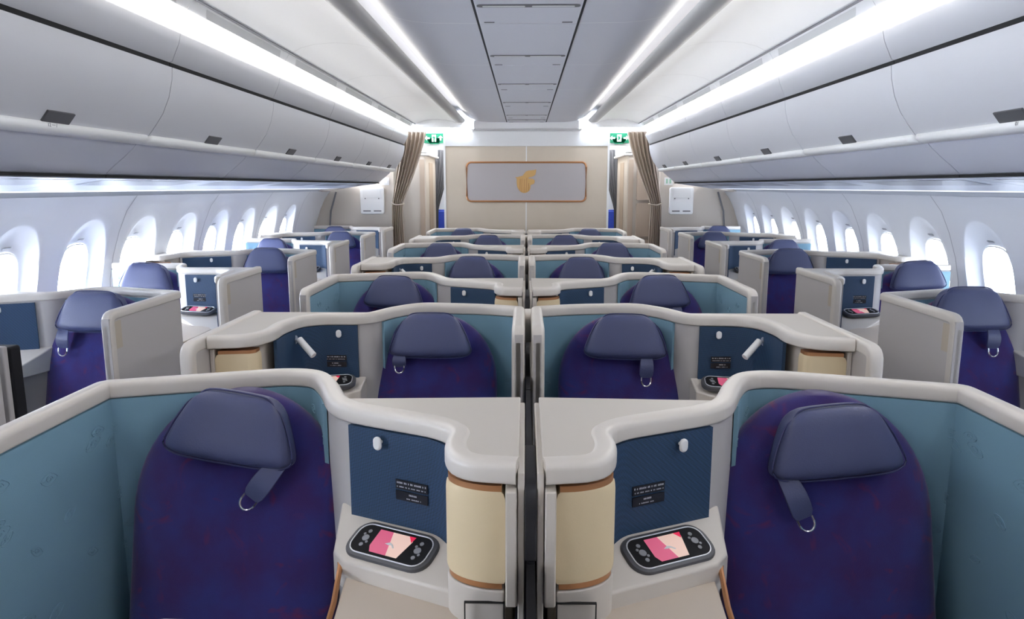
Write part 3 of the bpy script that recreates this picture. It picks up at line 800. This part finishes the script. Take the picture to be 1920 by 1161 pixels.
n_tr = 0
for s, side in ((-1, 'left'), (1, 'right')):
    # cornice rib with led line on its inner side
    mb = MB(); pts = [(.752, CC + .003), (.744, CC + .001), (.742, CC - .012), (.755, CC - .026), (.78, CC - .034), (.82, CC - .034), (.850, CC - .028), (.862, CC - .012), (.862, CC + .03), (.79, CC - .004), (.765, CC - .004)]
    mb.loft([[(x * s, y, z) for x, z in pts] for y in (Y0, 9.0)])
    n_tr += 1
    c = struct(f'trim_{n_tr}', mb, 'cornice', angle=60); c['label'] = f'long rounded cornice rib on the {side}'
    mb = MB(); mb.box(*sorted((s * .768, s * .786)), Y0, 8.6, CC - .003, CC + .009); mb.build('led_line', 'led', c)
    mb = MB(); mb.tube([(s * .81, 9.0, CC - .01), (s * .81, 9.12, CC - .005)], [.05, .02], 12); mb.build('end_cap', 'ceilo', c)
    # outer ceiling panel, one structure per side with seams
    mb = MB(); pts = [(.872, CC - .008), (.93, CC + .016), (1.02, CC + .036), (1.14, CC + .044), (1.26, CC + .036), (1.34, CC + .016), (1.40, CC - .014)]
    mb.loft([[(x * s, y, z) for x, z in pts] for y in (Y0, 9.45)], cap=False, closed=False)
    mb.box(*sorted((s * .863, s * .871)), Y0, 9.35, CC - .004, CC + .03)
    mb.box(*sorted((s * 1.60, s * 3.05)), Y0, 9.6, CC + .0, CC + .03)
    mb.box(*sorted((s * .86, s * 1.62)), Y0, 9.6, CC + .06, CC + .08)
    o = struct('ceiling_' + side, mb, 'ceilo', angle=50)
    mb = MB(); mb.box(*sorted((s * 1.398, s * 1.412)), Y0, 9.4, CC - .0185, CC - .005); mb.build('gap_line', 'seam', o)
    mb = MB()
    for y in BY: mb.loft([[(x * s, yy, z - .0015) for x, z in pts] for yy in (y - .003, y + .003)], cap=False, closed=False)
    mb.build('panel_seam', 'vent', o)

    for k in range(len(BY) - 1):
        y0_, y1_ = BY[k], min(BY[k + 1], 9.25)
        if y0_ > 9: continue
        L = y1_ - y0_ - .005
        vis = k - 3
        nm = ['nearest', 'second', 'third', 'fourth', 'fifth', 'last']
        loc = f'{nm[min(max(vis,0),5)]} in view on the {side}' if vis >= 0 else f'on the {side}, above and behind the camera'
        # ceiling light unit: diffuser, frame, vent slot
        r = empty('ceiling_light', (0, y0_ + .003, 0), f'long white light strip above the overhead bins, {loc}', 'ceiling light', f'light strips along the {side} bins')
        q = [(1.412, CC - .017), (1.440, CC - .060), (1.506, CC - .148)]
        mb = MB(); mb.add([(s * 1.4395, .0, CC - .0615), (s * 1.4395, L, CC - .0615), (s * 1.504, L, CC - .1485), (s * 1.504, .0, CC - .1485)], [(0, 1, 2, 3)]); mb.build('diffuser', 'strip', r)
        mb = MB(); mb.loft([[(s * x, 0, z) for x, z in q + [(1.60, CC - .14), (1.45, CC - .0)]], [(s * x, L, z) for x, z in q + [(1.60, CC - .14), (1.45, CC - .0)]]]); mb.build('light_frame', 'ceilo', r)
        mb = MB(); mb.add([(s * 1.4165, .14, CC - .0265), (s * 1.4165, L - .14, CC - .0265), (s * 1.4365, L - .10, CC - .0575), (s * 1.4365, .18, CC - .0575)], [(0, 1, 2, 3)]); mb.build('vent_slot', 'vent', r)
        # overhead bin
        r = empty('overhead_bin', (0, y0_ + .003, 0), f'grey overhead bin with dark latch, {loc}', 'overhead bin', f'overhead bins on the {side}')
        up = [(1.52, CZ + .527), (1.485, CZ + .60), (1.475, CZ + .640), (1.487, CZ + .652), (1.53, CZ + .650), (1.60, CZ + .62)]
        mb = MB(); mb.loft([[(s * x, y, z) for x, z in up + [(1.60, CZ + .50)]] for y in (0, L)]); mb.build('upper_fascia', 'bin', r, angle=60)
        mb = MB(); mb.loft([[(s * x, y, z) for x, z in ((1.532, CZ + .54), (1.532, CZ + .48), (1.60, CZ + .48), (1.60, CZ + .54))] for y in (0, L)]); mb.build('hinge_gap', 'gap', r)
        dr = [(1.522, CZ + .502), (1.527, CZ + .45), (1.545, CZ + .38), (1.577, CZ + .31), (1.613, CZ + .260), (1.648, CZ + .217)]
        mb = MB(); mb.loft([[(s * x, y, z) for x, z in dr + [(1.70, CZ + .216), (1.62, CZ + .50)]] for y in (0, L)]); d = mb.build('bin_door', 'bin', r, angle=40)
        hp_ = [(1.650, CZ + .222), (1.640, CZ + .217), (1.640, CZ + .200), (1.652, CZ + .187), (1.685, CZ + .180), (1.71, CZ + .182), (1.71, CZ + .223)]
        mb = MB(); rings = []
        for y, kk in ((.002, .4), (.008, .8), (.02, 1), (L - .02, 1), (L - .008, .8), (L - .002, .4)):
            cx_, cz_ = 1.68, CZ + .204
            rings.append([(s * (cx_ + (x - cx_) * kk), y, cz_ + (z - cz_) * kk) for x, z in hp_])
        mb.loft(rings); rl = mb.build('grip_rail', 'binrail', r, angle=60)
        yc = L / 2 - .01
        def dpos(t):   # along the door profile near the bottom
            (x0, z0), (x1, z1) = (1.613, CZ + .260), (1.648, CZ + .217)
            return x0 + (x1 - x0) * t, z0 + (z1 - z0) * t
        mb = MB(); xa, za = dpos(.1); xb, zb = dpos(.92)
        mb.loft([[(s * (xa - .005), y, za - .0045), (s * (xb - .005), y, zb - .0045), (s * (xb + .01), y, zb + .008), (s * (xa + .01), y, za + .008)] for y in (yc - .075, yc + .075)])
        mb.build('latch', 'latch', r, bevel=.002)
        lo = [(1.70, CZ + .188), (1.72, CZ + .165), (1.765, CZ + .125), (1.81, CZ + .09), (1.85, CZ + .055), (1.90, CZ + .045), (1.90, CZ + .12), (1.74, CZ + .2)]
        mb = MB(); mb.loft([[(s * x, y, z) for x, z in lo] for y in (0, L)]); mb.build('bin_bottom', 'binlow', r, angle=40)
        mb = MB(); mb.box(*sorted((s * 1.72, s * 2.45)), 0, L, CZ + .21, CZ + .58); mb.box(*sorted((s * 1.92, s * 2.45)), 0, L, CZ + .10, CZ + .2); mb.build('bin_body', 'bin', r)
        # service panel under the bin
        r = empty('service_panel', (0, y0_ + .003, 0), f'pale service panel under the bins, {loc}', 'service panel', f'service panels under the {side} bins')
        mb = MB()
        pq = [(1.89, CZ + .035), (2.12, CZ + .005), (2.30, CZ - .022), (2.30, CZ + .10), (1.89, CZ + .10)]
        mb.loft([[(s * x, y, z) for x, z in pq] for y in (0, L)]); mb.build('panel_cover', 'psu', r, angle=30)
        mb = MB(); mb.box(*sorted((s * 1.851, s * 1.893)), 0, L, CZ + .038, CZ + .050); mb.build('gap_strip', 'gap', r)
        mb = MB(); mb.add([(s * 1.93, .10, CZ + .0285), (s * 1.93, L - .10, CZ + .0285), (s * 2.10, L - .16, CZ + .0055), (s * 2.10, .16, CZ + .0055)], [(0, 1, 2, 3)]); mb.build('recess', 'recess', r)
        mb = MB(); mb.add([(s * 2.33, 0, CZ - .018), (s * 2.33, L, CZ - .018), (s * 2.53, L, CZ - .030), (s * 2.53, 0, CZ - .030)], [(0, 1, 2, 3)]); mb.build('wash_diffuser', 'wash', r)
    # cove above the wall
    mb = MB(); mb.loft([[(s * 2.30, y, CZ + .02), (s * 2.56, y, CZ + .0), (s * 2.64, y, CZ - .06), (s * 2.60, y, CZ - .058)] for y in (Y0, 9.7)], cap=False, closed=False)
    n_tr += 1; struct(f'trim_{n_tr}', mb, 'wall')
    # outer fuselage closure above the cove
    mb = MB(); mb.box(*sorted((s * 2.45, s * 3.05)), Y0, 9.7, CZ + .02, CZ + .06); n_tr += 1; struct(f'trim_{n_tr}', mb, 'wall')
    # bin end cheek: the rounded end of the bin row
    mb = MB()
    prof = [(1.49, CZ + .64), (1.56, CZ + .56), (1.625, CZ + .50), (1.69, CZ + .42), (1.77, CZ + .32), (1.90, CZ + .205), (2.07, CZ + .09), (2.20, CZ + .03), (2.32, CZ - .02), (2.50, CZ - .055), (2.72, CZ - .075), (2.72, CZ + .64)]
    mb.prism([(s * x, z) for x, z in prof], -9.42, -9.26, 'y'); n_tr += 1; struct(f'trim_{n_tr}', mb, 'beige', bevel=.01)

# closing wall behind the camera and end fillers
mb = MB(); mb.box(-3, 3, Y0 - .05, Y0, 0, 2.6); struct('wall_front', mb, 'beige')

# ------------------------------------------------------------------ rear bulkhead and doorways
BYY = 9.60
mb = MB(); mb.box(-1.06, 1.06, BYY, BYY + .12, 0, 2.30); bw = struct('wall_back', mb, 'bulk')
mb = MB(); mb.box(-1.065, 1.065, BYY - .012, BYY + .13, 2.135, 2.325); mb.build('header_panel', 'bulkw', bw, bevel=.004)
mb = MB(); mb.box(-.006, .006, BYY - .004, BYY, 0, 2.135); mb.build('white_seam', 'white', bw)
mb = MB()
for s in (1, -1): mb.box(*sorted((s * 1.05, s * 1.075)), BYY - .015, BYY + .14, 0, 2.33)
mb.build('edge_strip', 'white', bw)
mb = MB(); mb.box(-.66, .66, 9.35, 9.37, 2.33, 2.44); mb.box(-.70, .70, 9.35, BYY + .1, 2.325, 2.335); mb.box(-1.75, 1.75, 9.42, 9.46, 2.36, 2.60); mb.build('lintel', 'bulkw', bw)
# logo panel
r = empty('logo_panel', (0, BYY, 1.68), 'wide grey gold-framed panel with a gold bird emblem on the beige bulkhead', 'sign')
mb = MB(); mb.prism(rrect(1.55, .50, .06, 8), .0, .012, 'y'); mb.build('panel_face', 'signp', r)
mb = MB(); pts = rrect(1.55, .50, .06, 8); mb.tube([(x, -.012, z) for x, z in pts + pts[:1]], .012, 8); mb.build('frame', 'copper', r)
em = [(1070, 225), (1066, 262), (1058, 298), (1035, 316), (1005, 328), (968, 336), (966, 352), (1000, 350), (1025, 354), (1048, 370), (1050, 396), (1040, 420), (1008, 432), (994, 440), (992, 478), (975, 515), (945, 537), (905, 545), (862, 532), (832, 500), (812, 460), (805, 410), (804, 350), (783, 328), (812, 332), (845, 322), (885, 312), (905, 285), (930, 255), (965, 243), (1010, 240), (1045, 236)]
k_ = 9.6 / 1360 / 7.385
mb = MB(); mb.prism([((x - 935) * k_, -(y - 385) * k_ + .01) for x, y in em], .012, .02, 'y'); e = mb.build('bird_emblem', 'gold', r)
mb = MB()
for x, ya, yb_ in ((845, 345, 500), (875, 340, 520), (905, 350, 525), (935, 330, 515), (962, 400, 500)):
    mb.tube([((x + 6) * k_ - 935 * k_, -.0205, -(ya - 385) * k_), (x * k_ - 935 * k_, -.0205, -(yb_ - 385) * k_)], .003, 5)
mb.build('feather_line', 'copper', e)

def curtain(name, top, mid, bot, zt, zm, zb, y, m, label, folds=6, amp=.025):
    """gathered curtain: x ranges at top, tie and bottom"""
    mb = MB(); rings = []; n = folds * 8
    for j in range(25):
        t = j / 24; z = zt + (zb - zt) * t
        tm = (zt - zm) / (zt - zb)
        if t < tm:
            u = t / tm; u2 = u ** 1.25; x0 = top[0] + (mid[0] - top[0]) * u2; x1 = top[1] + (mid[1] - top[1]) * u2
        else:
            u = (t - tm) / (1 - tm); u2 = u ** .6; x0 = mid[0] + (bot[0] - mid[0]) * u2; x1 = mid[1] + (bot[1] - mid[1]) * u2
        fr = []; bk = []
        for i in range(n + 1):
            f = i / n; x = x0 + (x1 - x0) * f; w = math.sin(f * folds * 2 * math.pi + .6 * t) * amp * (.6 + .4 * math.sin(3 * f + t * 2))
            fr.append((x, y + w, z)); bk.append((x, y + w + .006, z))
        rings.append(fr + bk[::-1])
    mb.loft(rings); o = mb.build(name, m, angle=70); tag(o, label, 'curtain'); return o
NM = {-1: 'left', 1: 'right'}
for s in (-1, 1):
    side = NM[s]
    c = curtain('aisle_curtain', (s * 1.60, s * 1.28), (s * 1.745, s * 1.61), (s * 1.76, s * 1.58), 2.31, 1.40, .02, 9.50, 'curt', f'taupe curtain tied back at the {side} aisle doorway')
    mb = MB(); mb.tube([(s * 1.75, 9.46, 1.41), (s * 1.68, 9.455, 1.385), (s * 1.60, 9.46, 1.395), (s * 1.59, 9.52, 1.40)], .008, 6); mb.build('tie_band', 'tan', c)
    curtain('rear_curtain', (s * 1.12, s * 1.38), (s * 1.34, s * 1.40), (s * 1.36, s * 1.40), 2.17, 1.30, .01, 11.2, 'curtd', f'dark grey curtain hanging behind the {side} aisle doorway', 4, .02)
    # side class divider wall with curved bin silhouette
    mb = MB(); mb.box(*sorted((s * 1.76, s * 2.95)), 9.72, 9.80, 0, 2.5); o = struct('wall_rear_' + side, mb, 'beige')
    mb = MB(); mb.tube([(s * 2.52, 9.70, 1.55), (s * 2.60, 9.70, 1.3), (s * 2.63, 9.70, 1.0)], .012, 6); mb.build('corner_seam', 'seam', o)
    # literature holder
    r = empty('literature_holder', (s * 2.04, 9.72, 1.26), f'white wall box with two slots on the {side} side bulkhead', 'wall box')
    mb = MB(); mb.prism(rrect(.31, .35, .025, 5, 0, .175), 0, .05, 'y'); mb.build('box_body', 'white', r, bevel=.006)
    mb = MB(); mb.box(-.12, .12, -.054, -.050, .215, .33); mb.build('upper_recess', 'bulkw', r)
    mb = MB()
    for x in (-.07, .07): mb.box(x - .05, x + .05, -.0545, -.050, .035, .048)
    mb.build('slot', 'latch', r)
    mb = MB()
    for x in (-.09, .09): mb.tube([(x, -.055, .205), (x, -.047, .205)], .008, 8)
    mb.build('knob', 'latch', r)
    r = empty('wall_notice', (s * 1.87, 9.72, 1.64), f'small pale notice above the white wall box on the {side} side bulkhead', 'sign')
    mb = MB(); mb.box(-.055, .055, -.006, 0, 0, .10); mb.build('notice_plate', 'bulkw', r)
    mb = MB()
    for x in (-.022, .022): mb.box(x - .012, x + .012, -.0075, -.006, .02, .08)
    mb.build('notice_print', 'greenp' if s > 0 else 'white', r)
    # exit sign
    r = empty('exit_sign', (s * 1.21, 9.75, 2.245), f'green exit sign with running figure and arrows over the {side} aisle doorway', 'exit sign')
    mb = MB(); mb.prism(rrect(.27, .125, .012, 4), 0, .03, 'y'); mb.prism([(-.10, .0), (.10, .0), (.055, -.075), (-.055, -.075)], .0, .03, 'y'); mb.build('sign_face', 'green', r)
    def sh(name, poly, m, d=.031):
        b = MB(); b.prism(poly, d, d + .001, 'y'); return b.build(name, m, r)
    sh('doorway_mark', [(-.028, -.045), (.028, -.045), (.028, .045), (-.028, .045)], 'exitw')
    if s < 0:
        sh('running_figure', [(-.006, -.045), (.008, -.045), (.009, -.005), (.022, .004), (.006, .02), (.0, .028), (-.01, .02), (-.024, .008), (-.024, .0), (-.010, .004)], 'green', .033)
    else:
        sh('running_figure', [(-.014, -.03), (-.004, -.03), (.014, -.006), (.012, .01), (-.006, .028), (-.016, .02), (-.014, 0)], 'green', .033)
    def arrow(cx, ang):
        p = [(-.034, 0), (-.006, .03), (-.006, .010), (.030, .010), (.030, -.010), (-.006, -.010), (-.006, -.03)]
        c_, s_ = math.cos(ang), math.sin(ang); sh('arrow', [(cx + x * c_ - y * s_, x * s_ + y * c_) for x, y in p], 'exitw')
    if s < 0: arrow(-.085, 0); arrow(.085, -math.pi / 2)
    else: arrow(-.085, 0); arrow(.085, math.pi)
    mb = MB(); mb.box(-.16, .16, .0, .02, -.10, .10); mb.build('backing_plate', 'white', r)
    # corridor beyond the doorway
    mb = MB(); mb.box(*sorted((s * 1.36, s * 1.90)), 9.95, 11.05, 0, 2.20); o = struct('wall_galley_' + side, mb, 'beige', bevel=.02)
    mb = MB(); mb.box(*sorted((s * 1.375, s * 1.44)), 9.935, 9.95, .3, 1.98); mb.box(*sorted((s * 1.355, s * 1.362)), 10.3, 10.7, .2, 1.95); mb.build('taupe_stripe', 'stripe', o)
    mb = MB(); mb.box(*sorted((s * 1.31, s * 1.92)), 9.93, 11.1, 2.03, 2.06); mb.box(*sorted((s * 1.33, s * 1.9)), 9.93, 11.1, 2.07, 2.26); mb.build('upper_shelf', 'bulkw', o, bevel=.01)
    if s > 0:
        mb = MB()
        for z0_, z1_, m_ in ((1.44, 1.92, 0), (.95, 1.40, 0), (.40, .91, 0)): mb.prism(rrect(.20, z1_ - z0_, .02, 4, 1.585, (z0_ + z1_) / 2), -9.945, -9.90, 'y')
        mb.build('locker_door', 'stripe', o)
    mb = MB(); mb.box(*sorted((s * .9, s * 3)), 14.4, 14.5, 0, 2.6); struct('wall_far_' + side, mb, 'wall')
    mb = MB(); mb.box(*sorted((s * .9, s * 3)), 9.8, 14.4, 2.42, 2.46); struct('ceiling_far_' + side, mb, 'ceilo')
    mb = MB(); mb.box(*sorted((s * .96, s * 1.0)), 9.75, 14.4, 0, 2.44); struct('wall_inner_' + side, mb, 'beige')
    mb = MB(); mb.box(*sorted((s * 2.9, s * 2.95)), 9.8, 14.4, 0, 2.44); struct('wall_outer_' + side, mb, 'wall')
    r = empty('corridor_fill_light', (s * 1.22, 12.0, 2.40), f'added fill light panel beyond the {side} doorway', 'ceiling light')  # fill light added to lift the dark corridor
    mb = MB(); mb.box(-.2, .2, -1.9, 2.0, 0, .015); mb.build('diffuser', 'far', r)
    # overhead bin and blue seats of the cabin beyond
    r = empty('far_overhead_bin', (s * 1.50, 11.9, 0), f'grey overhead bin seen through the {side} doorway', 'overhead bin')
    mb = MB(); mb.prism([(s * -.02, 1.95), (s * .02, 1.75), (s * .14, 1.58), (s * .5, 1.5), (s * .5, 2.39), (s * -.02, 2.39)], -2.4, 0, 'y'); mb.build('bin_door', 'bin', r, bevel=.01)
    for j, (x, y) in enumerate(((1.46, 12.6), (1.62, 13.5))):
        r = empty('blue_seat', (s * x, y, 0), f'blue seat beyond the {side} aisle doorway, {["nearer","farther"][j]} one', 'seat', 'blue seats beyond the doorways')
        mb = MB(); rings = []
        for z, w in ((.45, .22), (.8, .225), (1.05, .22), (1.15, .19), (1.20, .12)): rings.append([(p[0], p[1], z) for p in superell(w, .06, 24)])
        mb.loft(rings); mb.build('backrest', 'eco', r)
        mb = MB()
        for sx in (-1, 1): mb.tube([(sx * .15, -.05, 1.0), (sx * .17, -.09, 1.08), (sx * .15, -.08, 1.16)], [.03, .04, .025], 10)
        mb.build('headrest_wing', 'eco', r)
        mb = MB(); mb.box(-.2, .2, -.45, .0, .3, .45); mb.build('seat_cushion', 'eco', r, bevel=.03)
        mb = MB(); mb.box(-.18, .18, -.35, 0, 0, .3); mb.build('seat_base', 'dark', r)

# row numbers printed on the nearest bin rails
def text(s_, size, loc, rot, m, parent):
    cu = bpy.data.curves.new('row_number', 'FONT'); cu.body = s_; cu.size = size; cu.align_x = 'CENTER'; cu.align_y = 'CENTER'; cu.extrude = .0003
    t = bpy.data.objects.new('row_number', cu); COL.objects.link(t)
    dg = bpy.context.evaluated_depsgraph_get(); me = bpy.data.meshes.new_from_object(t.evaluated_get(dg))
    bpy.data.objects.remove(t)
    o = bpy.data.objects.new('row_number', me); COL.objects.link(o); me.materials.clear(); me.materials.append(MT[m]); o.location = loc; o.rotation_euler = rot
    o.parent = parent; return o
for s, side in ((-1, 'left'), (1, 'right')):
    for q in [o for o in bpy.data.objects if o.name.startswith('overhead_bin') and abs(o.location.y - BY[3]) < .05 and o['label'].endswith(side)]:
        x = Vector((0, -s, 0)); n = Vector((-s, 0, 0)); y = n.cross(x)
        text('12 ···· /' if s < 0 else '01', .018, (s * 1.6392, .60, CZ + .2085), Matrix((x, y, n)).transposed().to_euler(), 'greyprint', q)
